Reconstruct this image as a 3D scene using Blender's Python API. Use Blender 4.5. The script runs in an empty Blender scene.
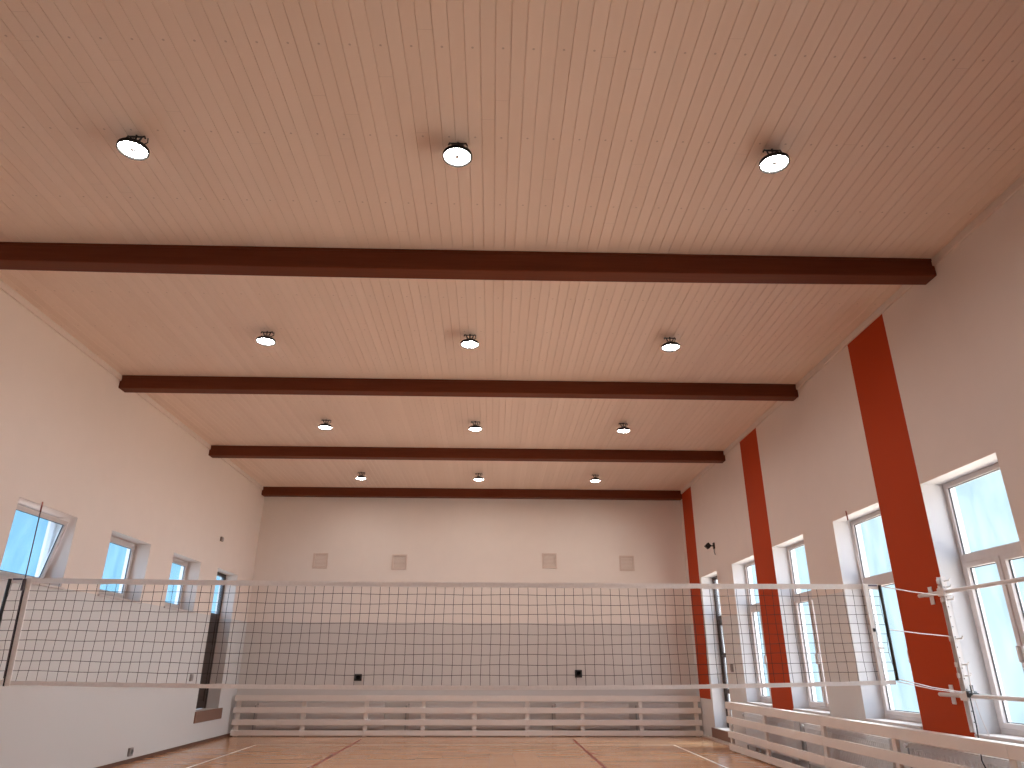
import bpy, bmesh, math, random
from mathutils import Vector, Matrix
random.seed(7)
PI = math.pi
scene = bpy.context.scene
COL = scene.collection

# ------------------------------------------------------------------ camera
cam_d = bpy.data.cameras.new('camera')
cam = bpy.data.objects.new('camera', cam_d)
COL.objects.link(cam)
cam_d.sensor_fit = 'HORIZONTAL'
cam_d.sensor_width = 36.0
cam_d.lens = 695.09 / 1024 * 36.0
cam_d.clip_start = 0.05
R_right = Vector((0.99959954, -0.02815287, 0.0028598))
R_up = Vector((-0.01324402, -0.37613188, 0.92647148))
R_fwd = Vector((0.02500717, 0.92613834, 0.37635411))
m = Matrix((R_right, R_up, -R_fwd)).transposed().to_4x4()
m.translation = Vector((0.0, 0.0, 1.5685))
cam.matrix_world = m
scene.camera = cam

# ------------------------------------------------------------------ world, exposure
SKY = 1.0
w = bpy.data.worlds.new('sky')
scene.world = w
w.use_nodes = True
nt = w.node_tree
for n in list(nt.nodes):
    nt.nodes.remove(n)
wo = nt.nodes.new('ShaderNodeOutputWorld')
bg = nt.nodes.new('ShaderNodeBackground')
tc = nt.nodes.new('ShaderNodeTexCoord')
sx = nt.nodes.new('ShaderNodeSeparateXYZ')
nt.links.new(tc.outputs['Generated'], sx.inputs[0])


def w_range(sock, lo, hi):
    mr = nt.nodes.new('ShaderNodeMapRange')
    mr.inputs['From Min'].default_value = lo
    mr.inputs['From Max'].default_value = hi
    nt.links.new(sock, mr.inputs['Value'])
    return mr.outputs[0]


def w_mix(fac, a, b):
    n = nt.nodes.new('ShaderNodeMix')
    n.data_type = 'RGBA'
    nt.links.new(fac, n.inputs[0])
    for i, v in ((6, a), (7, b)):
        if isinstance(v, bpy.types.NodeSocket):
            nt.links.new(v, n.inputs[i])
        else:
            n.inputs[i].default_value = (*v, 1)
    return n.outputs[2]


SKY_BLUE = (0.23, 0.58, 0.91)                  # clear side, towards -x
SKY_HAZE = (0.62, 0.80, 0.90)                  # hazy side, towards +x
SKY_FILL = (1.7, 2.0, 2.6)                        # sky behind the viewer, brightened to light the back wall
BRIGHT = (20.0, 20.8, 22.0)                    # unseen bright sky sector added towards +x to light the walls
BRIGHT_BLUE = (8.0, 9.6, 12.0)                 # the same added sector towards -x, dimmer and bluer
GROUND = (7.5, 5.9, 4.9)                       # unseen ground outside, brightened to light the ceiling
GROUND_FILL = (16.0, 12.3, 9.9)                 # extra bright sector of it, added to light the ceiling
GROUND_DIM = (2.4, 2.3, 2.3)                 # ground towards -x, dimmed to darken the left window reveals
side = w_range(sx.outputs['X'], -0.25, 0.25)
beam = w_range(sx.outputs['Y'], 0.34, 0.12)
back = w_range(sx.outputs['Y'], -0.18, -0.40)
sky = w_mix(w_range(sx.outputs['X'], -0.7, 0.7), SKY_BLUE, SKY_HAZE)
sky = w_mix(beam, sky, w_mix(side, BRIGHT_BLUE, BRIGHT))
sky = w_mix(back, sky, SKY_FILL)
gro = w_mix(beam, GROUND, GROUND_FILL)
gro = w_mix(back, gro, GROUND)
gro = w_mix(side, GROUND_DIM, gro)
gro = w_mix(w_range(sx.outputs['Z'], -0.55, -0.78), gro, (0.5, 0.45, 0.42))   # steep ground darkened to keep light off the reveal tops
wc = w_mix(w_range(sx.outputs['Z'], -0.24, -0.08), gro, sky)
nt.links.new(wc, bg.inputs['Color'])
bg.inputs['Strength'].default_value = SKY
nt.links.new(bg.outputs[0], wo.inputs['Surface'])

LAMP = 158.0                                   # emission of the lamp discs
scene.view_settings.view_transform = 'Standard'
scene.view_settings.look = 'None'
scene.view_settings.gamma = 1.0
scene.view_settings.use_curve_mapping = False
scene.view_settings.exposure = 0.1
try:
    scene.cycles.use_denoising = True
    scene.cycles.max_bounces = 12
    scene.cycles.diffuse_bounces = 6
    scene.cycles.transparent_max_bounces = 12
except Exception:
    pass

# ------------------------------------------------------------------ room size (metres)
XL, XR, Y0, YB, H = -6.268, 5.194, -3.0, 19.0, 6.069
DADO = 2.607
WT = 0.42                                      # wall thickness


# ------------------------------------------------------------------ materials
def new_mat(name):
    mt = bpy.data.materials.new(name)
    mt.use_nodes = True
    t = mt.node_tree
    b = t.nodes['Principled BSDF']
    return mt, t, b


def mixrgb(t, fac, a, b, blend='MIX'):
    n = t.nodes.new('ShaderNodeMix')
    n.data_type = 'RGBA'
    n.blend_type = blend
    for sock, v in ((n.inputs[0], fac), (n.inputs[6], a), (n.inputs[7], b)):
        if isinstance(v, bpy.types.NodeSocket):
            t.links.new(v, sock)
        elif isinstance(v, (int, float)):
            sock.default_value = v
        else:
            sock.default_value = (*v, 1) if len(v) == 3 else v
    return n.outputs[2]


def math_n(t, op, a, b=0.0, c=None):
    n = t.nodes.new('ShaderNodeMath')
    n.operation = op
    for i, v in enumerate((a, b, c)):
        if v is None:
            continue
        if isinstance(v, bpy.types.NodeSocket):
            t.links.new(v, n.inputs[i])
        else:
            n.inputs[i].default_value = v
    return n.outputs[0]


def obj_xyz(t):
    c = t.nodes.new('ShaderNodeTexCoord')
    s = t.nodes.new('ShaderNodeSeparateXYZ')
    t.links.new(c.outputs['Object'], s.inputs[0])
    return c.outputs['Object'], s.outputs[0], s.outputs[1], s.outputs[2]


def noise(t, vec, scale, detail=3.0, rough=0.5, stretch=None):
    if stretch:
        mp = t.nodes.new('ShaderNodeMapping')
        mp.inputs['Scale'].default_value = stretch
        t.links.new(vec, mp.inputs['Vector'])
        vec = mp.outputs[0]
    n = t.nodes.new('ShaderNodeTexNoise')
    n.inputs['Scale'].default_value = scale
    n.inputs['Detail'].default_value = detail
    n.inputs['Roughness'].default_value = rough
    t.links.new(vec, n.inputs['Vector'])
    return n.outputs['Fac']


def bump(t, b, height, strength, dist=0.01):
    n = t.nodes.new('ShaderNodeBump')
    n.inputs['Strength'].default_value = strength
    n.inputs['Distance'].default_value = dist
    t.links.new(height, n.inputs['Height'])
    t.links.new(n.outputs[0], b.inputs['Normal'])


def plain(name, color, rough=0.5, metal=0.0, var=0.06, scale=14.0, spec=None):
    mt, t, b = new_mat(name)
    vec, _, _, _ = obj_xyz(t)
    f = noise(t, vec, scale)
    dark = tuple(c * (1 - var * 2) for c in color)
    t.links.new(mixrgb(t, f, dark, color), b.inputs['Base Color'])
    b.inputs['Roughness'].default_value = rough
    b.inputs['Metallic'].default_value = metal
    if spec is not None:
        b.inputs['Specular IOR Level'].default_value = spec
    return mt


WHITE = (0.76, 0.66, 0.60)
DADO_C = (0.655, 0.63, 0.61)
ORANGE = (0.43, 0.048, 0.007)


def wall_mat(name, dado=True, stripes=(), dado_color=DADO_C, white=WHITE):
    """cream paint above, grey-beige paint below the dado line, painted orange stripes"""
    mt, t, b = new_mat(name)
    vec, x, y, z = obj_xyz(t)
    f = noise(t, vec, 3.0, 4)
    c = mixrgb(t, f, tuple(v * 0.95 for v in white), white)
    if dado:
        low = math_n(t, 'LESS_THAN', z, DADO)
        c = mixrgb(t, low, c, dado_color)
    if stripes:
        tot = None
        for a, bb in stripes:
            q = math_n(t, 'MULTIPLY', math_n(t, 'GREATER_THAN', y, a), math_n(t, 'LESS_THAN', y, bb))
            tot = q if tot is None else math_n(t, 'ADD', tot, q)
        tot = math_n(t, 'MULTIPLY', tot, math_n(t, 'LESS_THAN', x, XR + 0.004))
        tot = math_n(t, 'MULTIPLY', tot, math_n(t, 'LESS_THAN', z, 5.975))
        tot = math_n(t, 'MULTIPLY', tot, math_n(t, 'GREATER_THAN', z, 0.86))
        c = mixrgb(t, tot, c, ORANGE)
        jam = math_n(t, 'GREATER_THAN', x, XR + 0.004)        # window reveals: white paint with bluish shade put into its colour
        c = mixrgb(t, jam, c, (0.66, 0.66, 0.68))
    t.links.new(c, b.inputs['Base Color'])
    b.inputs['Roughness'].default_value = 0.62
    b.inputs['Specular IOR Level'].default_value = 0.15
    bump(t, b, noise(t, vec, 60, 3), 0.06, 0.004)
    return mt


M = {}
STRIPES = ((8.16, 9.14), (12.975, 13.94), (17.83, 18.76), (3.34, 4.32))
M['wall_left'] = wall_mat('wall_paint_left', dado_color=(0.61, 0.59, 0.58))
M['wall_back'] = wall_mat('wall_paint_back', white=(0.84, 0.79, 0.75))  # same cream paint, whitened in place of stronger light on this wall
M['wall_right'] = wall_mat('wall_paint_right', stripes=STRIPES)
M['pvc'] = plain('white_window_plastic', (0.62, 0.555, 0.535), 0.35)
M['gasket'] = plain('black_rubber', (0.03, 0.03, 0.035), 0.6)
M['door'] = plain('dark_brown_door', (0.035, 0.018, 0.013), 0.4)
M['brown_board'] = plain('brown_board', (0.22, 0.12, 0.085), 0.55)
M['guard'] = plain('cream_painted_wood', (0.80, 0.735, 0.69), 0.45, var=0.04, scale=5)
M['radiator'] = plain('white_radiator_enamel', (0.82, 0.78, 0.76), 0.35, var=0.03)
M['white_metal'] = plain('white_painted_steel', (0.78, 0.74, 0.73), 0.35)
M['grey_metal'] = plain('grey_steel', (0.42, 0.42, 0.43), 0.35, 0.7)
M['dark_metal'] = plain('dark_steel', (0.035, 0.033, 0.035), 0.45, 0.4)
M['lamp_ring'] = plain('black_lamp_ring', (0.022, 0.022, 0.023), 0.6, 0.0, spec=0.1)
M['lamp_body'] = plain('grey_lamp_casting', (0.14, 0.125, 0.12), 0.45, 0.2)
M['tape'] = plain('white_net_tape', (0.92, 0.89, 0.87), 0.7, var=0.08, scale=30)
M['cord'] = plain('black_net_cord', (0.035, 0.028, 0.026), 0.8)
M['rope'] = plain('white_rope', (0.78, 0.72, 0.70), 0.8)
M['dowel'] = plain('black_dowel', (0.01, 0.01, 0.011), 0.5)
M['strap'] = plain('grey_blue_strap', (0.16, 0.15, 0.22), 0.7)
M['red_tip'] = plain('red_brown_fibreglass', (0.25, 0.05, 0.035), 0.4)
M['antenna_dark'] = plain('dark_fibreglass', (0.07, 0.05, 0.06), 0.4)
M['antenna_light'] = plain('pale_fibreglass', (0.74, 0.70, 0.70), 0.4)
M['socket'] = plain('dark_socket_plastic', (0.035, 0.03, 0.03), 0.4)
M['socket_grey'] = plain('grey_socket_plastic', (0.30, 0.27, 0.26), 0.4)
M['grille'] = plain('cream_vent_plastic', (0.74, 0.64, 0.58), 0.5)
M['line_white'] = plain('white_court_paint', (0.80, 0.76, 0.70), 0.35, var=0.08, scale=6)
M['line_red'] = plain('maroon_court_paint', (0.28, 0.045, 0.03), 0.35, var=0.1, scale=6)
M['light_board'] = plain('pale_skirting', (0.66, 0.56, 0.50), 0.5)
M['dark_skirting'] = plain('brown_skirting', (0.12, 0.06, 0.04), 0.5)
M['trim'] = plain('cream_trim', (0.74, 0.63, 0.565), 0.55)

# ceiling boards
PW = 0.12
mt, t, b = new_mat('cream_ceiling_boards')
vec, x, y, z = obj_xyz(t)
pi_ = math_n(t, 'FLOOR', math_n(t, 'DIVIDE', math_n(t, 'SUBTRACT', x, XL), PW))
wn = t.nodes.new('ShaderNodeTexWhiteNoise')
wn.noise_dimensions = '1D'
t.links.new(pi_, wn.inputs['W'])
c = mixrgb(t, wn.outputs['Value'], (0.74, 0.595, 0.50), (0.79, 0.645, 0.55))
c = mixrgb(t, math_n(t, 'MULTIPLY', noise(t, vec, 0.7, 3), 0.35), c, (0.80, 0.62, 0.54))
# nail heads: two boards apart, rows about a metre apart
u = math_n(t, 'SUBTRACT', math_n(t, 'MODULO', math_n(t, 'ADD', math_n(t, 'SUBTRACT', x, XL), 24.06), 2 * PW), PW)
v = math_n(t, 'SUBTRACT', math_n(t, 'MODULO', math_n(t, 'ADD', y, 10.43), 1.0), 0.5)
r2 = math_n(t, 'ADD', math_n(t, 'MULTIPLY', u, u), math_n(t, 'MULTIPLY', v, v))
nail = math_n(t, 'MULTIPLY', math_n(t, 'LESS_THAN', r2, 0.010 ** 2), 0.45)
c = mixrgb(t, nail, c, (0.22, 0.13, 0.10))
# butt joints of the boards
jn = math_n(t, 'MODULO', math_n(t, 'ADD', y, math_n(t, 'MULTIPLY', wn.outputs['Value'], 6.0)), 6.0)
c = mixrgb(t, math_n(t, 'MULTIPLY', math_n(t, 'LESS_THAN', jn, 0.005), 0.22), c, (0.25, 0.16, 0.13))
t.links.new(c, b.inputs['Base Color'])
b.inputs['Roughness'].default_value = 0.55
M['ceiling'] = mt

# dark stained beam
mt, t, b = new_mat('dark_stained_beam_wood')
vec, x, y, z = obj_xyz(t)
f = noise(t, vec, 3.0, 6, 0.6, (0.5, 9, 9))
g = noise(t, vec, 1.2, 2, 0.5, (0.4, 1, 1))
c = mixrgb(t, f, (0.085, 0.018, 0.006), (0.20, 0.055, 0.022))
c = mixrgb(t, math_n(t, 'MULTIPLY', g, 0.5), c, (0.13, 0.030, 0.012))
t.links.new(c, b.inputs['Base Color'])
b.inputs['Roughness'].default_value = 0.6
b.inputs['Specular IOR Level'].default_value = 0.2
M['beam'] = mt

# floor: light oak strip parquet, varnished
mt, t, b = new_mat('oak_parquet')
vec, x, y, z = obj_xyz(t)
br = t.nodes.new('ShaderNodeTexBrick')
br.inputs['Scale'].default_value = 1.0
br.inputs['Mortar Size'].default_value = 0.002
br.inputs['Brick Width'].default_value = 0.9
br.inputs['Row Height'].default_value = 0.09
br.inputs['Color1'].default_value = (0.56, 0.295, 0.15, 1)
br.inputs['Color2'].default_value = (0.68, 0.39, 0.21, 1)
br.inputs['Mortar'].default_value = (0.30, 0.15, 0.08, 1)
t.links.new(vec, br.inputs['Vector'])
f = noise(t, vec, 4, 5, 0.6, (1.2, 8, 1))
t.links.new(mixrgb(t, math_n(t, 'MULTIPLY', f, 0.45), br.outputs['Color'], (0.40, 0.20, 0.10)), b.inputs['Base Color'])
b.inputs['Roughness'].default_value = 0.16
bump(t, b, noise(t, vec, 25, 2), 0.03, 0.003)
M['floor'] = mt


def glass_mat(name, tint, haze, haze_col):
    """thin pane with a hazy film: mostly clear, part milky, a little gloss"""
    mt = bpy.data.materials.new(name)
    mt.use_nodes = True
    t = mt.node_tree
    for n in list(t.nodes):
        t.nodes.remove(n)
    out = t.nodes.new('ShaderNodeOutputMaterial')
    tr = t.nodes.new('ShaderNodeBsdfTransparent')
    tl = t.nodes.new('ShaderNodeBsdfTranslucent')
    gl = t.nodes.new('ShaderNodeBsdfGlossy')
    gl.inputs['Roughness'].default_value = 0.08
    tr.inputs['Color'].default_value = (*tint, 1)
    tl.inputs['Color'].default_value = (*haze_col, 1)
    vec, x, y, z = obj_xyz(t)
    f = noise(t, vec, 2.2, 4, 0.55, (1, 2.2, 0.7))
    mr = t.nodes.new('ShaderNodeMapRange')
    mr.inputs['From Min'].default_value = 0.3
    mr.inputs['From Max'].default_value = 0.7
    mr.inputs['To Min'].default_value = haze * 0.35
    mr.inputs['To Max'].default_value = min(1.0, haze * 1.65)
    t.links.new(f, mr.inputs['Value'])
    m1 = t.nodes.new('ShaderNodeMixShader')
    t.links.new(mr.outputs[0], m1.inputs[0])
    t.links.new(tr.outputs[0], m1.inputs[1])
    t.links.new(tl.outputs[0], m1.inputs[2])
    m2 = t.nodes.new('ShaderNodeMixShader')
    m2.inputs[0].default_value = 0.05
    t.links.new(m1.outputs[0], m2.inputs[1])
    t.links.new(gl.outputs[0], m2.inputs[2])
    t.links.new(m2.outputs[0], out.inputs['Surface'])
    return mt


M['pane'] = glass_mat('hazy_window_glass', (0.93, 0.985, 1.0), 0.025, (0.78, 0.90, 0.98))
M['pane_left'] = glass_mat('blue_hazy_window_glass', (0.88, 0.97, 1.0), 0.05, (0.60, 0.82, 0.98))

# lamp lens
mt = bpy.data.materials.new('lit_led_lens')
mt.use_nodes = True
t = mt.node_tree
for n in list(t.nodes):
    t.nodes.remove(n)
out = t.nodes.new('ShaderNodeOutputMaterial')
em = t.nodes.new('ShaderNodeEmission')
em.inputs['Color'].default_value = (1.0, 0.91, 0.84, 1)
em.inputs['Strength'].default_value = LAMP
t.links.new(em.outputs[0], out.inputs['Surface'])
M['lens'] = mt


# ------------------------------------------------------------------ builders
class MB:
    """collects shapes in one bmesh; build() links them as one mesh object"""

    def __init__(self):
        self.bm = bmesh.new()

    def box(self, x0, x1, y0, y1, z0, z1, bevel=0.0, mat=None):
        r = bmesh.ops.create_cube(self.bm, size=1.0)
        vs = r['verts']
        for v in vs:
            v.co = Vector(((x0 + x1) / 2 + v.co.x * (x1 - x0), (y0 + y1) / 2 + v.co.y * (y1 - y0),
                           (z0 + z1) / 2 + v.co.z * (z1 - z0)))
            if mat is not None:
                v.co = mat @ v.co
        if bevel > 0:
            es = list({e for v in vs for e in v.link_edges})
            bmesh.ops.bevel(self.bm, geom=es, offset=bevel, segments=2, profile=0.5, affect='EDGES')
        return self

    def tube(self, pts, r, n=8, cap=True):
        pts = [Vector(p) for p in pts]
        rings = []
        for i, p in enumerate(pts):
            a = pts[max(0, i - 1)]
            c = pts[min(len(pts) - 1, i + 1)]
            d = (c - a).normalized()
            up = Vector((0, 0, 1)) if abs(d.z) < 0.9 else Vector((0, 1, 0))
            s = d.cross(up).normalized()
            q = s.cross(d).normalized()
            rr = r[i] if isinstance(r, (list, tuple)) else r
            rings.append([self.bm.verts.new(p + (s * math.cos(2 * PI * k / n) + q * math.sin(2 * PI * k / n)) * rr)
                          for k in range(n)])
        for A, B in zip(rings, rings[1:]):
            for k in range(n):
                self.bm.faces.new((A[k], A[(k + 1) % n], B[(k + 1) % n], B[k]))
        if cap:
            self.bm.faces.new(list(reversed(rings[0])))
            self.bm.faces.new(rings[-1])
        return self

    def lathe(self, prof, n=32, mat=None):
        """prof: (radius, z) pairs; radius 0 closes the end"""
        rings = []
        for rr, zz in prof:
            if rr < 1e-6:
                rings.append([self.bm.verts.new((0, 0, zz))])
            else:
                rings.append([self.bm.verts.new((rr * math.cos(2 * PI * k / n), rr * math.sin(2 * PI * k / n), zz))
                              for k in range(n)])
        for A, B in zip(rings, rings[1:]):
            for k in range(n):
                k2 = (k + 1) % n
                if len(A) == 1 and len(B) == 1:
                    continue
                if len(A) == 1:
                    self.bm.faces.new((A[0], B[k2], B[k]))
                elif len(B) == 1:
                    self.bm.faces.new((A[k], A[k2], B[0]))
                else:
                    self.bm.faces.new((A[k], A[k2], B[k2], B[k]))
        if mat is not None:
            for ring in rings:
                for v in ring:
                    v.co = mat @ v.co
        return self

    def quad(self, pts):
        self.bm.faces.new([self.bm.verts.new(p) for p in pts])
        return self

    def build(self, name, mat, parent=None, smooth=False, loc=None):
        bmesh.ops.recalc_face_normals(self.bm, faces=self.bm.faces[:])
        me = bpy.data.meshes.new(name)
        self.bm.to_mesh(me)
        self.bm.free()
        if smooth:
            for p in me.polygons:
                p.use_smooth = True
        o = bpy.data.objects.new(name, me)
        COL.objects.link(o)
        me.materials.append(M[mat] if isinstance(mat, str) else mat)
        if parent is not None:
            o.parent = parent
        if loc is not None:
            o.location = loc
        return o


def tag(o, label, cat, group=None):
    o['label'] = label
    o['category'] = cat
    o['kind'] = 'thing'
    if group:
        o['group'] = group
    return o


def thing(name, label, cat, loc=(0, 0, 0), rot=(0, 0, 0), group=None):
    o = bpy.data.objects.new(name, None)
    o.empty_display_size = 0.1
    COL.objects.link(o)
    o.location = loc
    o.rotation_euler = rot
    return tag(o, label, cat, group)


def struct(o, label=None, cat=None):
    o['kind'] = 'structure'
    if label:
        o['label'] = label
    if cat:
        o['category'] = cat
    return o


def struct_empty(name, label, cat):
    o = bpy.data.objects.new(name, None)
    COL.objects.link(o)
    return struct(o, label, cat)


def copy_tree(o, parent=None):
    c = o.copy()
    COL.objects.link(c)
    if parent is not None:
        c.parent = parent
    for ch in list(o.children):
        copy_tree(ch, c)
    return c


def grid_wall(x_in, x_out, ys, zs, holes):
    """solid wall with rectangular holes (y0, y1, z0, z1); faces only where seen"""
    mb = MB()
    ys = sorted(set(ys + [h[0] for h in holes] + [h[1] for h in holes]))
    zs = sorted(set(zs + [h[2] for h in holes] + [h[3] for h in holes]))

    def solid(i, j):
        if i < 0 or j < 0 or i >= len(ys) - 1 or j >= len(zs) - 1:
            return False
        cy, cz = (ys[i] + ys[i + 1]) / 2, (zs[j] + zs[j + 1]) / 2
        return not any(h[0] < cy < h[1] and h[2] < cz < h[3] for h in holes)
    for i in range(len(ys) - 1):
        for j in range(len(zs) - 1):
            if not solid(i, j):
                continue
            a, b_, c_, d = ys[i], ys[i + 1], zs[j], zs[j + 1]
            for X in (x_in, x_out):
                mb.quad([(X, a, c_), (X, b_, c_), (X, b_, d), (X, a, d)])
            if not solid(i - 1, j):
                mb.quad([(x_in, a, c_), (x_out, a, c_), (x_out, a, d), (x_in, a, d)])
            if not solid(i + 1, j):
                mb.quad([(x_in, b_, c_), (x_out, b_, c_), (x_out, b_, d), (x_in, b_, d)])
            if not solid(i, j - 1):
                mb.quad([(x_in, a, c_), (x_out, a, c_), (x_out, b_, c_), (x_in, b_, c_)])
            if not solid(i, j + 1):
                mb.quad([(x_in, a, d), (x_out, a, d), (x_out, b_, d), (x_in, b_, d)])
    bmesh.ops.remove_doubles(mb.bm, verts=mb.bm.verts[:], dist=1e-5)
    return mb


# ------------------------------------------------------------------ the shell
TOP = 6.30
RW = [(6.79, 8.155), (9.145, 10.50), (11.60, 12.97), (13.945, 15.31), (4.33, 5.70), (1.97, 3.33)]   # right windows; last two unseen, added for daylight
RZ = (0.885, 3.635)
LW = [(9.27, 10.67), (11.71, 13.12), (14.12, 15.51), (6.85, 8.25), (4.43, 5.83), (2.0, 3.4)]  # left windows; last three unseen, added for daylight
LZ = (2.615, 3.63)
LD = (16.50, 17.84, 0.655, 3.635)
RD = (16.39, 17.70, 0.26, 3.63)

fl = MB().box(XL - WT, XR + WT, Y0 - WT, YB + WT, -0.2, 0.0).build('floor', 'floor')
struct(fl, 'varnished light wood sports floor with painted lines', 'floor')

rh = [(a, b_, RZ[0], RZ[1]) for a, b_ in RW] + [RD]
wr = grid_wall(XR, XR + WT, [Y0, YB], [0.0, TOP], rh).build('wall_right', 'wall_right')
struct(wr, 'right wall with tall windows, cream paint and orange stripes', 'wall')
lh = [(a, b_, LZ[0], LZ[1]) for a, b_ in LW] + [LD]
wl = grid_wall(XL, XL - WT, [Y0, YB], [0.0, TOP], lh).build('wall_left', 'wall_left')
struct(wl, 'left wall with small high windows', 'wall')
wb = MB().box(XL - WT, XR + WT, YB, YB + WT, 0, TOP).build('wall_back', 'wall_back')
struct(wb, 'back wall, cream above and grey below', 'wall')
wf = MB().box(XL - WT, XR + WT, Y0 - WT, Y0, 0, TOP).build('wall_front', 'wall_back')
struct(wf, 'wall behind the viewer', 'wall')

# ceiling: tongue and groove boards running the length of the hall
mb = MB()
n_pl = int((XR - XL) / PW) + 1
prof = []
for k in range(n_pl):
    x0 = XL + k * PW
    x1 = min(x0 + PW, XR)
    g = random.choice((0.003, 0.004, 0.004, 0.006))
    d = 0.006
    prof += [(x0 + g * 0.4, H + d), (x0 + g, H), (x1 - g * 0.9, H), (x1 - g * 0.4, H + d)]
prof = [(XL - 0.02, H + 0.006)] + [q for q in prof if q[0] < XR] + [(XR + 0.02, H)]
a_, b_ = [], []
for px, pz in prof:
    a_.append(mb.bm.verts.new((px, Y0 - 0.02, pz)))
    b_.append(mb.bm.verts.new((px, YB + 0.02, pz)))
for k in range(len(prof) - 1):
    mb.bm.faces.new((a_[k], a_[k + 1], b_[k + 1], b_[k]))
mb.box(XL - 0.02, XR + 0.02, Y0 - 0.02, YB + 0.02, H + 0.02, TOP)
ce = mb.build('ceiling', 'ceiling')
struct(ce, 'pale tongue and groove boarded ceiling', 'ceiling')
rf = MB().box(XL - WT, XR + WT, Y0 - WT, YB + WT, TOP, TOP + 0.1).build('roof', 'wall_back')  # unseen slab added to keep sky light out of the hall
struct(rf, 'unseen roof slab added above the ceiling to block the sky', 'roof')

for nm, x0, x1, lab in (('trim_1', XL, XL + 0.03, 'slim cream strip along the top of the left wall'),
                        ('trim_2', XR - 0.03, XR, 'slim cream strip along the top of the right wall')):
    o = MB().box(x0, x1, Y0, YB, H - 0.095, H, 0.006).build(nm, 'trim')
    struct(o, lab, 'trim')
o = MB().box(XL, XL + 0.018, Y0, YB, 0, 0.06, 0.004).build('baseboard_left', 'dark_skirting')
struct(o, 'low brown skirting along the left wall', 'baseboard')
o = MB().box(XR - 0.06, XR, 15.95, YB - 0.3, 0, 0.055, 0.008).build('baseboard_right', 'light_board')
struct(o, 'pale board on the floor along the right wall by the door', 'baseboard')


# painted court lines (thin paint on the floor)
def line(x0, x1, y0, y1, mat, z=0.0012):
    o = MB().box(x0, x1, y0, y1, 0.0, z).build('court_line', mat, fl)
    return o


line(-5.01, -4.96, 1.0, 16.80, 'line_white')
line(3.96, 4.01, 1.0, 16.80, 'line_white')
line(-5.01, 4.01, 16.75, 16.80, 'line_white', 0.0016)
line(-5.01, 4.01, 10.86, 10.91, 'line_white', 0.0016)
line(-3.00, -2.94, 12.1, 18.0, 'line_red', 0.0008)
line(1.90, 1.96, 12.1, 18.0, 'line_red', 0.0008)
line(-3.08, -2.94, 15.14, 15.30, 'line_red', 0.0009)
line(1.90, 2.08, 15.14, 15.30, 'line_red', 0.0009)


# ------------------------------------------------------------------ windows
def bars(mb, xa, xb, y0, y1, z0, z1, wd, bev=0.006):
    """rectangular frame of width wd"""
    mb.box(xa, xb, y0, y0 + wd, z0, z1, bev)
    mb.box(xa, xb, y1 - wd, y1, z0, z1, bev)
    mb.box(xa, xb, y0 + wd - 0.004, y1 - wd + 0.004, z0, z0 + wd, bev)
    mb.box(xa, xb, y0 + wd - 0.004, y1 - wd + 0.004, z1 - wd, z1, bev)
    return mb


def ring(mb, x, y0, y1, z0, z1, s=0.008, d=0.006):
    mb.box(x - d, x + d, y0, y0 + s, z0, z1)
    mb.box(x - d, x + d, y1 - s, y1, z0, z1)
    mb.box(x - d, x + d, y0, y1, z0, z0 + s)
    mb.box(x - d, x + d, y0, y1, z1 - s, z1)
    return mb


def right_window(n, y0, y1, label, ym=None):
    root = struct_empty('window_%d' % n, label, 'window')
    z0, z1 = RZ
    xa, xb = XR + 0.27, XR + 0.34
    ya, yb = y0 + 0.002, y1 - 0.002
    za, zb = z0 + 0.03, z1 - 0.002
    bars(MB(), xa, xb, ya, yb, za, zb, 0.06).build('window_frame', 'pvc', root)
    zt = 2.735
    MB().box(xa - 0.004, xb, ya + 0.05, yb - 0.05, zt - 0.05, zt + 0.05, 0.006).build('transom', 'pvc', root)
    ym = ym or (y0 + y1) / 2
    MB().box(xa - 0.002, xb, ym - 0.02, ym + 0.02, za + 0.05, zt - 0.045, 0.005).build('mullion', 'pvc', root)
    g = xa + 0.035
    panes = [(ya + 0.06, yb - 0.06, zt + 0.05, zb - 0.06)]
    for s0, s1 in ((ya + 0.055, ym - 0.015), (ym + 0.015, yb - 0.055)):
        sa = bars(MB(), xa - 0.018, xb - 0.012, s0, s1, za + 0.055, zt - 0.045, 0.058).build('sash', 'pvc', root)
        MB().box(xa - 0.05, xa - 0.018, (s1 - 0.04 if s1 < ym else s0 + 0.015), (s1 - 0.015 if s1 < ym else s0 + 0.04),
                 1.62, 1.78, 0.006).build('handle', 'white_metal', sa)
        panes.append((s0 + 0.058, s1 - 0.058, za + 0.113, zt - 0.103))
    for a, b_, c_, d in panes:
        p = MB().box(g, g + 0.006, a, b_, c_, d).build('pane', 'pane', root)
        ring(MB(), g - 0.006, a, b_, c_, d).build('gasket', 'gasket', p)
    MB().box(XR - 0.02, xa + 0.02, ya, yb, z0, z0 + 0.03, 0.004).build('sill', 'pvc', root)
    return root


for n, ((a, b_), lab) in enumerate(zip(RW, (
        'tall white window right of the nearest orange stripe, cut by the picture edge',
        'tall white window just left of the nearest orange stripe',
        'tall white window just right of the middle orange stripe',
        'tall white window just left of the middle orange stripe',
        'unseen tall white window added beside the viewer on the right wall',
        'unseen tall white window added behind the viewer on the right wall')), 1):
    right_window(n, a, b_, lab, 9.50 if n == 2 else None)


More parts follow.
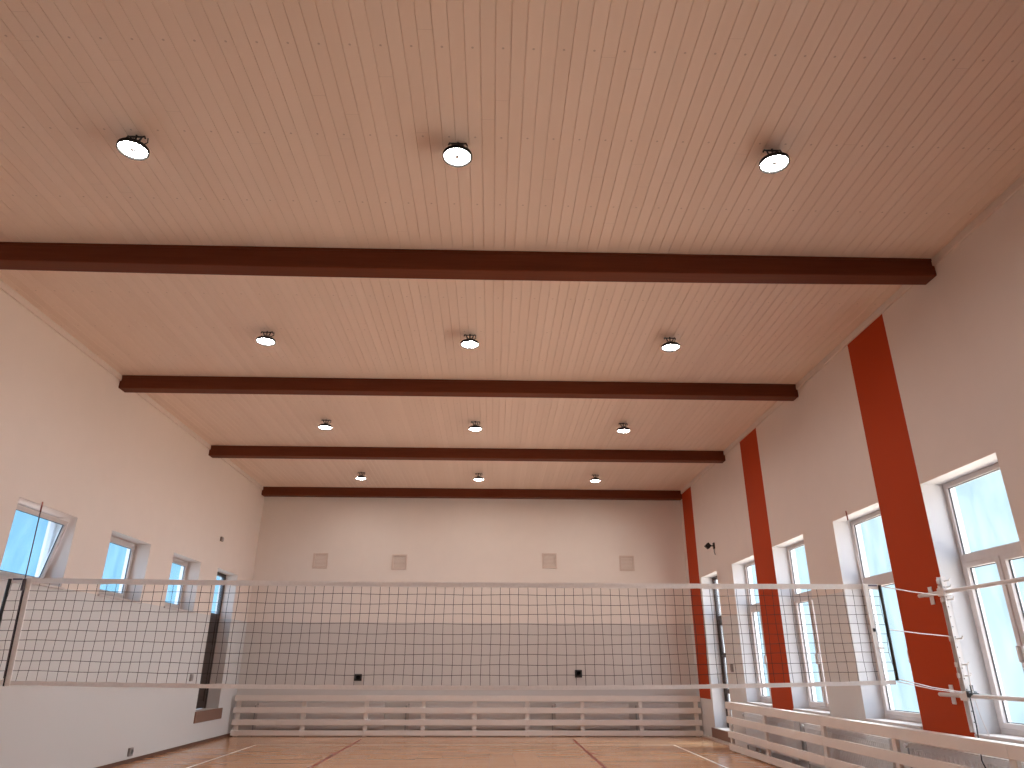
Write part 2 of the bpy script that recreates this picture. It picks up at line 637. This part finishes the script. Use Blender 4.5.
def left_window(n, y0, y1, label, tilt):
    root = struct_empty('window_%d' % n, label, 'window')
    z0, z1 = LZ
    xa, xb = XL - 0.35, XL - 0.28                      # outer, inner face of the frame
    ya, yb = y0 + 0.002, y1 - 0.002
    bars(MB(), xa, xb, ya, yb, z0 + 0.02, z1 - 0.002, 0.05).build('window_frame', 'pvc', root)
    s0, s1, c0, c1 = ya + 0.045, yb - 0.045, z0 + 0.065, z1 - 0.047
    sa = bars(MB(), 0.0, 0.055, s0, s1, 0, c1 - c0, 0.058).build('sash', 'pvc', root, loc=(xb - 0.04, 0, c0))
    p = MB().box(0.018, 0.024, s0 + 0.058, s1 - 0.058, 0.058, c1 - c0 - 0.058).build('pane', 'pane_left', sa)
    ring(MB(), 0.028, s0 + 0.058, s1 - 0.058, 0.058, c1 - c0 - 0.058).build('gasket', 'gasket', sa)
    if tilt:
        sa.rotation_euler = (0, math.radians(tilt), 0)
        # hinge stay between the open sash and the frame
        MB().tube([(xb, s1 - 0.03, z1 - 0.1), (xb + 0.15, s1 - 0.03, z1 - 0.12)], 0.006, 6).build('stay', 'grey_metal', root)
    MB().box(xa + 0.05, XL + 0.035, ya - 0.03, yb + 0.03, z0 - 0.03, z0, 0.004).build('sill', 'pvc', root)
    return root


for n, ((a, b_), lab, tl) in enumerate(zip(LW, (
        'small high white window tilted open, nearest on the left wall',
        'small high closed window, middle one on the left wall',
        'small high closed window nearest the brown door on the left wall',
        'unseen small high closed window added beside the viewer on the left wall',
        'unseen small high closed window added abreast of the viewer on the left wall',
        'unseen small high closed window added behind the viewer on the left wall'), (11.5, 0, 0, 0, 0, 0)), 7):
    left_window(n, a, b_, lab, tl)


# ------------------------------------------------------------------ doors
def door(n, side, spec, label, glazed, zt):
    y0, y1, z0, z1 = spec
    root = struct_empty('door_%d' % n, label, 'door')
    s = 1 if side == 'right' else -1
    X = XR if side == 'right' else XL

    def bx(mb, d0, d1, *r, bevel=0.0):
        a, b_ = X + s * d0, X + s * d1
        return mb.box(min(a, b_), max(a, b_), *r, bevel=bevel)
    mb = MB()
    f0, f1, wd = 0.28, 0.36, 0.07
    bx(mb, f0, f1, y0, y0 + wd, z0, z1, bevel=0.005)
    bx(mb, f0, f1, y1 - wd, y1, z0, z1, bevel=0.005)
    bx(mb, f0, f1, y0 + wd, y1 - wd, z1 - wd, z1, bevel=0.005)
    bx(mb, f0, f1, y0 + wd, y1 - wd, zt - 0.05, zt + 0.05, bevel=0.005)
    mb.build('door_frame', 'door', root)
    pn = 'pane_left' if side == 'left' else 'pane'
    bx(MB(), 0.32, 0.326, y0 + wd, y1 - wd, zt + 0.05, z1 - wd).build('transom_pane', pn, root)
    a, b_, c_, d = y0 + wd + 0.003, y1 - wd - 0.003, z0 + 0.01, zt - 0.053
    mb = MB()
    st = 0.11
    bx(mb, 0.29, 0.34, a, a + st, c_, d, bevel=0.005)
    bx(mb, 0.29, 0.34, b_ - st, b_, c_, d, bevel=0.005)
    zl = [c_, c_ + 0.14]
    for k in range(1, 3):
        zz = c_ + (d - c_) * k / 3
        zl += [zz - 0.05, zz + 0.05]
    zl += [d - 0.12, d]
    for k in range(0, len(zl), 2):
        bx(mb, 0.29, 0.34, a + st, b_ - st, zl[k], zl[k + 1], bevel=0.004)
    leaf = mb.build('door_leaf', 'door', root)
    if glazed:
        bx(MB(), 0.31, 0.316, a + st, b_ - st, c_ + 0.1, d - 0.1).build('door_pane', pn, leaf)
    else:
        mb = MB()
        for k in range(1, len(zl) - 1, 2):
            bx(mb, 0.305, 0.33, a + st, b_ - st, zl[k], zl[k + 1])
            bx(mb, 0.297, 0.33, a + st + 0.06, b_ - st - 0.06, zl[k] + 0.06, zl[k + 1] - 0.06, bevel=0.006)
        mb.build('door_panel', 'door', leaf)
    mb = MB()
    hz = z0 + 1.0
    bx(mb, 0.282, 0.29, a + 0.04, a + 0.085, hz - 0.12, hz + 0.10, bevel=0.003)
    bx(mb, 0.235, 0.285, a + 0.055, a + 0.072, hz + 0.04, hz + 0.056, bevel=0.003)
    bx(mb, 0.235, 0.25, a + 0.055, a + 0.18, hz + 0.04, hz + 0.056, bevel=0.003)
    mb.build('door_handle', 'grey_metal', leaf)
    return root, bx


d1, bx = door(1, 'left', LD, 'dark brown panelled door with a window light on the left wall', False, 2.66)
bx(MB(), -0.03, 0.0, LD[0] - 0.02, LD[1] + 0.22, 0.43, 0.655, bevel=0.006).build('threshold_board', 'brown_board', d1)
d2, bx = door(2, 'right', RD, 'dark framed glazed door in the far right wall', True, 2.66)
bx(MB(), -0.02, 0.0, RD[0] - 0.02, RD[1] + 0.25, 0.06, 0.26, bevel=0.006).build('threshold_board', 'brown_board', d2)
bx(MB(), -0.02, 0.29, RD[0], RD[1], 0.255, 0.275, bevel=0.004).build('threshold_step', 'pvc', d2)

# ------------------------------------------------------------------ beams
for y, lab in ((6.956, 'dark brown wooden ceiling beam nearest the viewer'),
               (10.923, 'dark brown wooden ceiling beam, second from the viewer'),
               (14.914, 'dark brown wooden ceiling beam, third from the viewer'),
               (18.72, 'dark brown wooden ceiling beam closest to the back wall')):
    bd, bw = 0.224, 0.227
    mb = MB().box(XL + 0.002, XR - 0.002, y, y + bw, -bd, 0.0, 0.012)
    if y < 7:                                  # the nearest beam sags a little in the middle
        es = [e for e in mb.bm.edges if abs(e.verts[0].co.x - e.verts[1].co.x) > 5]
        bmesh.ops.subdivide_edges(mb.bm, edges=es, cuts=24, use_grid_fill=True)
        for v in mb.bm.verts:
            if v.co.z < -0.1:
                q = (v.co.x - XL) / (XR - XL)
                v.co.z -= 0.035 * 4 * q * (1 - q)
    o = mb.build('ceiling_beam', 'beam', loc=(0, 0, H))
    tag(o, lab, 'beam', 'dark beams across the ceiling')
    # bead along each upper edge, where the beam meets the boards
    MB().box(XL + 0.032, XR - 0.032, y - 0.014, y + 0.004, -0.03, 0, 0.003).build('bead', 'beam', o)


# ------------------------------------------------------------------ lamps
def make_lamp():
    root = thing('high_bay_lamp', 'x', 'lamp')
    # origin on the ceiling, everything below
    MB().lathe([(0, -0.160), (0.120, -0.160)], 40).build('lens', 'lens', root)
    mb = MB().lathe([(0.0, -0.157), (0.121, -0.157), (0.125, -0.178), (0.131, -0.179), (0.135, -0.173), (0.135, -0.146), (0.127, -0.138), (0.0, -0.138)], 40)
    mb.build('reflector_ring', 'lamp_ring', root, True)
    mb = MB().lathe([(0.085, -0.138), (0.055, -0.105), (0.04, -0.09), (0.035, -0.078), (0, -0.076)], 24)
    for k in range(16):
        a = 2 * PI * k / 16
        mb.box(0.035, 0.105, -0.003, 0.003, -0.138, -0.115, mat=Matrix.Rotation(a, 4, 'Z'))
    mb.build('heat_sink', 'lamp_body', root)
    MB().lathe([(0, -0.172), (0.020, -0.172), (0.025, -0.168), (0.025, -0.160)], 16).build('sensor_cap', 'grey_metal', root)
    mb = MB().tube([(0, 0, -0.078), (0, 0, 0.0)], 0.009, 8)
    for s in (-1, 1):
        mb.tube([(s * 0.02, 0, -0.10), (s * 0.045, 0, -0.045), (s * 0.05, 0, -0.02), (s * 0.075, 0, -0.012), (s * 0.085, 0, -0.035)], 0.009, 6)
    mb.box(-0.055, 0.055, -0.008, 0.008, -0.024, -0.012, 0.002)
    mb.build('bracket', 'dark_metal', root)
    MB().tube([(0.03, 0.02, -0.075), (0.055, 0.05, -0.06), (0.085, 0.05, -0.04), (0.085, 0.04, 0.0)], 0.006, 6) \
        .build('cable', 'dark_metal', root)
    return root


LX = (-3.31, -0.37, 2.57)
LY = (5.14, 9.16, 13.06, 17.07)
rows = ('nearest row', 'second row from the viewer', 'third row from the viewer', 'farthest row by the back wall')
cols = ('left', 'middle', 'right')
lamp0 = make_lamp()
first = True
for j, y in enumerate(LY):
    for i, x in enumerate(LX):
        L = lamp0 if first else copy_tree(lamp0)
        first = False
        L.location = (x, y, H)
        L['label'] = 'round lit ceiling lamp, %s one of the %s' % (cols[i], rows[j])
        L['group'] = 'round lamps on the ceiling'

# ------------------------------------------------------------------ volleyball net
NL, NR = Vector((-5.155, 7.83, 0)), Vector((4.335, 7.94, 0))
NLEN = NR.x - NL.x


def net_y(x):
    return NL.y + (NR.y - NL.y) * (x - NL.x) / NLEN


def net_top(x):
    s = (x - NL.x) / NLEN
    return 2.433 - 0.012 * 4 * s * (1 - s) * (1 if s > 0.05 else 1)


def net_bot(x):
    s = (x - NL.x) / NLEN
    base = 1.42 + 0.02 * max(0.0, (s - 0.6) / 0.4) ** 2
    return base - 0.042 * 4 * s * (1 - s)


net = thing('volleyball_net', 'wide volleyball net with black mesh and white tapes stretched across the hall', 'net', (0, 0, 0))


def sheet(x0, x1, ztop, zbot, thick=0.006, n=60):
    """strip hanging in the plane of the net between two height functions"""
    mb = MB()
    prev = None
    for k in range(n + 1):
        x = x0 + (x1 - x0) * k / n
        y = net_y(x)
        q = [mb.bm.verts.new((x, y - thick / 2, ztop(x))), mb.bm.verts.new((x, y + thick / 2, ztop(x))),
             mb.bm.verts.new((x, y + thick / 2, zbot(x))), mb.bm.verts.new((x, y - thick / 2, zbot(x)))]
        if prev:
            for a in range(4):
                mb.bm.faces.new((prev[a], prev[(a + 1) % 4], q[(a + 1) % 4], q[a]))
        else:
            mb.bm.faces.new(q)
        prev = q
    mb.bm.faces.new(prev)
    return mb


rip = lambda x, s: 0.003 * math.sin(x * 23 + s) + 0.002 * math.sin(x * 51 + 2 * s)
SBL, SBR = -4.955, 4.17        # side bands
sheet(NL.x + 0.02, NR.x - 0.02, lambda x: net_top(x), lambda x: net_top(x) - 0.055 + rip(x, 0)).build('top_tape', 'tape', net)
sheet(NL.x + 0.02, NR.x - 0.02, lambda x: net_bot(x) + 0.004 + rip(x, 2), lambda x: net_bot(x) - 0.038).build('bottom_tape', 'tape', net)
mb = MB()
CR = 0.0025
rnd = random.Random(3)
ncol = int(NLEN / 0.1)
nrow = 10
ph = [rnd.uniform(0, 6.28) for _ in range(ncol + 2)]


def node(i, j):
    """crossing i along, j down (0 = under the top tape)"""
    x = NL.x + 0.02 + i * (NLEN - 0.04) / ncol
    zt, zb = net_top(x) - 0.03, net_bot(x)
    z = zt + (zb - zt) * j / nrow
    e = min(i, ncol - i)
    sl = math.exp(-e / 2.5)
    dx = 0.010 * math.sin(ph[i] + j * 0.55) * (j / nrow) * (1 - j / nrow) * 3 + 0.012 * sl * math.sin(j * 1.3 + ph[i])
    dz = 0.004 * math.sin(i * 0.7 + j * 1.9) - 0.012 * sl * math.sin(j / nrow * PI)
    if j in (0, nrow):
        dx *= 0.3
        dz = 0
    return (x + dx, net_y(x), z + dz)


for i in range(ncol + 1):
    mb.tube([node(i, j) for j in range(nrow + 1)], CR, 4, False)
for j in range(1, nrow):
    mb.tube([node(i, j) for i in range(ncol + 1)], CR, 4, False)
mb.build('mesh', 'cord', net)


def lean(mb, xs):
    """the left band hangs a little out of plumb"""
    if xs < 0:
        for v in mb.bm.verts:
            v.co.x += 0.045 * (net_top(xs) - v.co.z)
    return mb


for xs, nm in ((SBL, 'left'), (SBR, 'right')):
    mb = MB()
    mb.box(xs - 0.027, xs + 0.027, net_y(xs) - 0.008, net_y(xs) + 0.008, net_bot(xs) - 0.045, net_top(xs) + 0.004, 0.003)
    lean(mb, xs)
    sb = mb.build('side_band', 'tape', net)
    if nm == 'left':
        lean(MB().box(xs - 0.040, xs - 0.026, net_y(xs) - 0.011, net_y(xs) + 0.006, net_bot(xs) - 0.05, net_top(xs) - 0.02, 0.003), xs) \
            .build('edge_strip', 'dowel', sb)
    else:
        MB().box(xs - 0.005, xs + 0.022, net_y(xs) - 0.018, net_y(xs) - 0.008, 1.93, 1.965, 0.003).build('buckle', 'dowel', sb)
        MB().box(xs + 0.02, xs + 0.085, net_y(xs) - 0.012, net_y(xs) - 0.004, 1.755, 1.772, 0.002).build('tie', 'tape', sb)
for xe in (NL.x, NR.x):
    o = MB().tube([(xe, net_y(xe) - 0.004, net_top(xe) - 0.012), (xe, net_y(xe) - 0.004, net_bot(xe) + 0.0)], 0.017, 10) \
        .build('end_dowel', 'dowel', net, True)
    s = 1 if xe < 0 else -1
    MB().box(min(xe + s * 0.03, xe + s * 0.13), max(xe + s * 0.03, xe + s * 0.13), net_y(xe) - 0.007, net_y(xe) + 0.007,
             net_top(xe) - 0.024, net_top(xe) - 0.006, 0.002).build('strap', 'strap', net)

# steel upright standing on the wall brackets, right end of the net
PX, PY = 5.075, 7.97
ropes = [
    [(NR.x, NR.y, net_top(NR.x) - 0.02), (4.70, 7.955, 2.355), (PX - 0.06, PY - 0.01, 2.318)],
    [(NR.x, NR.y, 1.955), (4.70, 7.955, 1.915), (PX - 0.06, PY - 0.01, 1.888)],
    [(NR.x, NR.y, net_bot(NR.x) + 0.02), (4.70, 7.955, 1.375), (PX - 0.062, PY - 0.04, 1.328)],
    [(NR.x, NR.y, net_bot(NR.x) - 0.01), (4.70, 7.950, 1.358), (PX - 0.062, PY - 0.04, 1.316)],
    [(NL.x, NL.y, net_top(NL.x) - 0.02), (XL + 0.02, 7.82, 2.40)],
    [(NL.x, NL.y, 1.93), (XL + 0.02, 7.82, 1.90)],
    [(NL.x, NL.y, net_bot(NL.x)), (XL + 0.02, 7.82, 1.30)],
]
for k, r in enumerate(ropes):
    MB().tube(r, 0.006 if k != 3 else 0.005, 6).build('rope', 'rope', net)

# antennas
for xs, mat, lab in ((SBL - 0.035, 'antenna_dark', 'thin dark net antenna with a reddish tip rising from the left end of the net'),
                     (SBR - 0.03, 'antenna_light', 'thin pale net antenna with a reddish tip rising from the right end of the net')):
    y = net_y(xs) - 0.022
    xt = xs + (-0.02 if xs < 0 else -0.04)
    root = thing('net_antenna', lab, 'antenna', (xs, y, 1.44), group='antennas at the ends of the net')
    xb_ = 0.045 if xs < 0 else 0.0               # follows the side band
    MB().tube([(xb_, 0, 0), (0, 0, 0.98), (xt - xs, 0, 1.70)], 0.006, 8).build('rod', mat, root, True)
    MB().tube([(xt - xs, 0, 1.70), ((xt - xs) * 1.15, 0, 1.81)], 0.0085, 8).build('tip', 'red_tip', root, True)
    MB().box(-0.014, 0.014, -0.012, 0.009, 0.86, 0.98, 0.003).build('clamp', mat, root)

# upright with its two wall tubes
post = thing('net_post', 'white perforated steel net post on two wall tubes beside the nearest orange stripe', 'net post', (PX, PY, 0.94))
mb = MB()
w2, dp = 0.038, 0.03
zt = 2.52 - 0.94
mb.box(-dp, dp, -0.038, -0.032, 0, zt, 0.001)
mb.box(-dp, dp, 0.032, 0.038, 0, zt, 0.001)
mb.box(dp - 0.006, dp, -0.038, 0.038, 0, zt, 0.001)
mb.build('upright', 'white_metal', post)
for k in range(14):
    MB().tube([(-0.012, -0.0385, 0.1 + k * 0.105), (-0.012, -0.0395, 0.1 + k * 0.105)], 0.006, 10) \
        .build('perforation', 'dark_metal', post)
for z, off in ((2.355, 0.055), (1.29, 0.055)):
    tb = MB().tube([(0.0, 0.485, z - 0.94), (0.0, -1.95, z - 0.94)], 0.022, 12).build('wall_tube', 'white_metal', post, True)
    for yy in (0.43, -1.75):
        # stand-off with cross-shaped flange on the wall
        mb = MB().tube([(0.0, yy, z - 0.94), (XR - PX - 0.002, yy, z - 0.94)], 0.018, 10)
        mb.box(XR - PX - 0.014, XR - PX - 0.002, yy - 0.035, yy + 0.035, z - 0.94 - 0.10, z - 0.94 + 0.10, 0.003)
        mb.build('wall_bracket', 'white_metal', tb)
    MB().box(-0.045, 0.045, -0.06, 0.06, z - 0.94 - 0.045, z - 0.94 + 0.045, 0.008).build('clamp', 'white_metal', post)
for z in (2.47, 2.40, 2.27, 1.86, 1.60, 1.49):
    mb = MB().box(-0.052, -0.028, -0.02, 0.02, z - 0.94 - 0.025, z - 0.94 + 0.025, 0.004)
    mb.tube([(0.0, -0.04, z - 0.94), (0.035, -0.085, z - 0.94 + 0.005), (0.04, -0.09, z - 0.94 + 0.03)], 0.009, 8)
    mb.build('hook', 'white_metal', post)
mb = MB()
zz = 1.31 - 0.94
mb.tube([(-0.04, -0.075, zz), (0.05, -0.075, zz)], 0.034, 14)
mb.box(-0.02, 0.06, -0.12, -0.06, zz - 0.03, zz + 0.012, 0.005)
mb.tube([(0.02, -0.075, zz + 0.09), (0.02, -0.075, zz + 0.03)], 0.016, 10)
mb.tube([(0.05, -0.075, zz), (0.085, -0.10, zz - 0.01), (0.10, -0.16, zz - 0.01)], 0.010, 8)
mb.build('winch', 'dark_metal', post)
MB().tube([(-0.03, -0.09, zz), (-0.035, -0.10, zz - 0.3), (-0.06, -0.10, zz - 0.62), (-0.02, -0.12, zz - 0.78)], 0.007, 6) \
    .build('strap', 'dark_metal', post)
MB().tube([(0.02, -0.09, zz + 0.3), (-0.0, -0.10, zz + 0.1), (0.03, -0.10, zz - 0.2), (0.07, -0.11, zz - 0.40)], 0.006, 6) \
    .build('loose_rope', 'rope', post)


# ------------------------------------------------------------------ radiators and their wooden guards
def radiator(name_label, along, a0, a1, wall, z0=0.15, z1=0.72):
    """panel radiator; along 'x' on the back wall, 'y' on the right wall"""
    L = a1 - a0
    if along == 'x':
        root = thing('radiator', name_label, 'radiator', ((a0 + a1) / 2, wall, z0), (0, 0, 0), 'white radiators behind the wooden guards')
    else:
        root = thing('radiator', name_label, 'radiator', (wall, (a0 + a1) / 2, z0), (0, 0, -PI / 2), 'white radiators behind the wooden guards')
    h = z1 - z0
    mb = MB().box(-L / 2, L / 2, -0.13, -0.11, 0, h, 0.006)
    n = int(L / 0.05)
    for k in range(n):
        x = -L / 2 + 0.03 + k * (L - 0.06) / (n - 1)
        mb.box(x - 0.012, x + 0.012, -0.138, -0.128, 0.04, h - 0.05, 0.003)
    mb.build('front_panel', 'radiator', root)
    MB().box(-L / 2, L / 2, -0.05, -0.035, 0, h, 0.006).build('rear_panel', 'radiator', root)
    mb = MB()
    mb.box(-L / 2, L / 2, -0.13, -0.035, h, h + 0.012, 0.003)
    for s in (-1, 1):
        mb.box(s * L / 2 - 0.006, s * L / 2 + 0.006, -0.13, -0.035, 0, h + 0.01, 0.002)
    mb.build('casing', 'radiator', root)
    for s in (-0.7, 0.7):
        MB().box(s * L / 2 - 0.03, s * L / 2 + 0.03, -0.04, -0.002, 0.1, h - 0.1, 0.002).build('bracket', 'white_metal', root)
        MB().box(s * L / 2 - 0.02, s * L / 2 + 0.02, -0.10, -0.04, -0.149, 0.01, 0.002).build('foot', 'white_metal', root)
    mb = MB()
    mb.tube([(-L / 2 - 0.005, -0.09, h - 0.03), (-L / 2 - 0.06, -0.09, h - 0.03), (-L / 2 - 0.09, -0.09, h - 0.06),
             (-L / 2 - 0.09, -0.09, -z0 + 0.002)], 0.014, 8)
    mb.build('pipe', 'grey_metal', root)
    MB().tube([(-L / 2 - 0.06, -0.09, h - 0.03), (-L / 2 - 0.06, -0.15, h - 0.03)], [0.022, 0.028], 12).build('valve', 'white_metal', root)
    return root


radiator('white panel radiator behind the left end of the back guard', 'x', -5.66, -2.60, YB)
radiator('white panel radiator in the middle of the back guard', 'x', -1.98, 0.98, YB)
radiator('white panel radiator right of centre behind the back guard', 'x', 1.62, 3.42, YB)
radiator('short white panel radiator at the right end of the back guard', 'x', 3.70, 4.66, YB)
radiator('white panel radiator behind the far end of the right guard', 'y', 12.75, 15.2, XR)
radiator('white panel radiator behind the middle of the right guard', 'y', 9.75, 12.33, XR)
radiator('white panel radiator behind the near end of the right guard', 'y', 6.6, 9.3, XR)

RAILS = ((0.02, 0.135), (0.245, 0.37), (0.51, 0.635), (0.775, 0.905))


def guard(label, L, posts, joints, loc, rotz, shelf):
    """wooden radiator guard: four rails on posts; local x along the wall, wall at y = 0, front at y = -0.33"""
    root = thing('radiator_guard', label, 'radiator guard', loc, (0, 0, rotz), 'slatted wooden guards along the walls')
    cuts = [0.0] + joints + [L]
    for za, zb in RAILS:
        for a, b_ in zip(cuts, cuts[1:]):
            MB().box(a + 0.001, b_ - 0.001, -0.345, -0.315, za, zb, 0.005).build('rail', 'guard', root)
    for a, b_ in zip(cuts, cuts[1:]):
        MB().box(a + 0.001, b_ - 0.001, -0.315, -0.315 + shelf, 0.878, 0.903, 0.004).build('top_board', 'guard', root)
    for p in posts:
        mb = MB().box(p - 0.05, p + 0.05, -0.315, -0.27, 0.0, 0.878, 0.004)
        mb.box(p - 0.02, p + 0.02, -0.27, 0.0, 0.80, 0.84, 0.003)
        mb.build('post', 'guard', root)
    return root


bx0 = -6.19
guard('long white slatted wooden guard along the foot of the back wall', 11.36,
      [x - bx0 for x in (-6.08, -4.51, -3.01, -1.62, -0.38, 0.90, 2.25, 3.68, 5.05)],
      [x - bx0 for x in (-3.01, 0.90)], (bx0, YB, 0), 0, 0.03)
gy = 15.68
guard('cream slatted wooden guard in the foreground along the foot of the right wall', 11.68,
      [gy - y for y in (15.60, 13.62, 11.24, 9.28, 7.2, 5.2)], [gy - y for y in (11.24, 7.2)], (XR, gy, 0), -PI / 2, 0.12)


# ------------------------------------------------------------------ small things on the walls
def vent(x, z, label):
    root = thing('vent_grille', label, 'vent', (x, YB, z), group='square vents on the back wall')
    s = 0.2
    mb = MB()
    mb.box(-s, s, -0.022, 0, -s, -s + 0.045, 0.004)
    mb.box(-s, s, -0.022, 0, s - 0.045, s, 0.004)
    mb.box(-s, -s + 0.045, -0.022, 0, -s + 0.04, s - 0.04, 0.004)
    mb.box(s - 0.045, s, -0.022, 0, -s + 0.04, s - 0.04, 0.004)
    mb.build('frame', 'grille', root)
    mb = MB()
    for k in range(9):
        z0 = -0.14 + k * 0.035
        mb.box(-0.15, 0.15, -0.012, -0.001, z0 - 0.008, z0 + 0.008, 0.002)
    mb.build('louvre', 'grille', root)
    return root


vent(-4.56, 4.15, 'square cream vent, leftmost of the four on the back wall')
vent(-2.47, 4.13, 'square cream vent, second from left on the back wall')
vent(1.53, 4.19, 'square cream vent, second from right on the back wall')
vent(3.61, 4.14, 'square cream vent, rightmost of the four on the back wall')


def socket(label, cat, name, loc, rotz, w_, h_, mat, inner):
    root = thing(name, label, cat, loc, (0, 0, rotz))
    MB().box(-w_ / 2, w_ / 2, -0.045, 0, -h_ / 2, h_ / 2, 0.008).build('plate', mat, root)
    mb = MB()
    if inner == 'socket':
        mb.lathe([(0, 0.0), (w_ * 0.3, 0.0), (w_ * 0.33, 0.008), (w_ * 0.36, 0.008), (w_ * 0.36, 0.0)], 20,
                 Matrix.Translation((0, -0.045, 0)) @ Matrix.Rotation(PI / 2, 4, 'X'))
    else:
        mb.box(-w_ * 0.32, w_ * 0.32, -0.056, -0.044, -h_ * 0.32, h_ * 0.32, 0.004)
    mb.build('face' if inner == 'socket' else 'rocker', mat, root)
    return root


socket('dark square socket on the left half of the back wall', 'socket', 'wall_socket', (-3.315, YB, 1.30), 0, 0.18, 0.16, 'socket', 'socket')
socket('dark square socket on the right half of the back wall', 'socket', 'wall_socket', (2.215, YB, 1.40), 0, 0.18, 0.18, 'socket', 'socket')
socket('small grey switch beside the brown door on the left wall', 'switch', 'light_switch', (XL, 15.93, 1.33), PI / 2, 0.10, 0.14, 'socket_grey', 'switch')
socket('small grey socket low on the left wall near the floor', 'socket', 'wall_socket', (XL, 13.79, 0.17), PI / 2, 0.13, 0.13, 'socket_grey', 'socket')
socket('small dark switch between the far windows and the glazed door', 'switch', 'light_switch', (XR, 15.98, 1.55), -PI / 2, 0.07, 0.17, 'socket_grey', 'switch')
socket('tiny grey junction box high on the left wall above the brown door', 'box', 'junction_box', (XL, 16.4, 4.27), PI / 2, 0.12, 0.10, 'socket_grey', 'switch')

cam_t = thing('security_camera', 'small dark camera-like fitting on a bracket high on the right wall', 'camera', (XR, 16.38, 4.20))
MB().box(-0.02, 0, -0.05, 0.05, -0.07, 0.07, 0.004).build('wall_plate', 'dark_metal', cam_t)
MB().tube([(0, 0, 0.0), (-0.08, 0.02, 0.0), (-0.11, 0.03, 0.0)], 0.014, 8).build('bracket', 'dark_metal', cam_t)
rot = Matrix.Translation((-0.14, 0.03, 0.0)) @ Matrix.Rotation(PI / 4, 4, 'Y')
MB().box(-0.055, 0.055, -0.06, 0.06, -0.055, 0.055, 0.010, rot).build('body', 'dark_metal', cam_t)
MB().tube([(-0.14, -0.028, 0.0), (-0.14, -0.045, 0.0)], 0.030, 14).build('lens', 'gasket', cam_t)
MB().tube([(-0.02, -0.03, -0.05), (-0.03, -0.05, -0.16), (-0.01, -0.05, -0.22)], 0.006, 6).build('cable', 'dark_metal', cam_t)
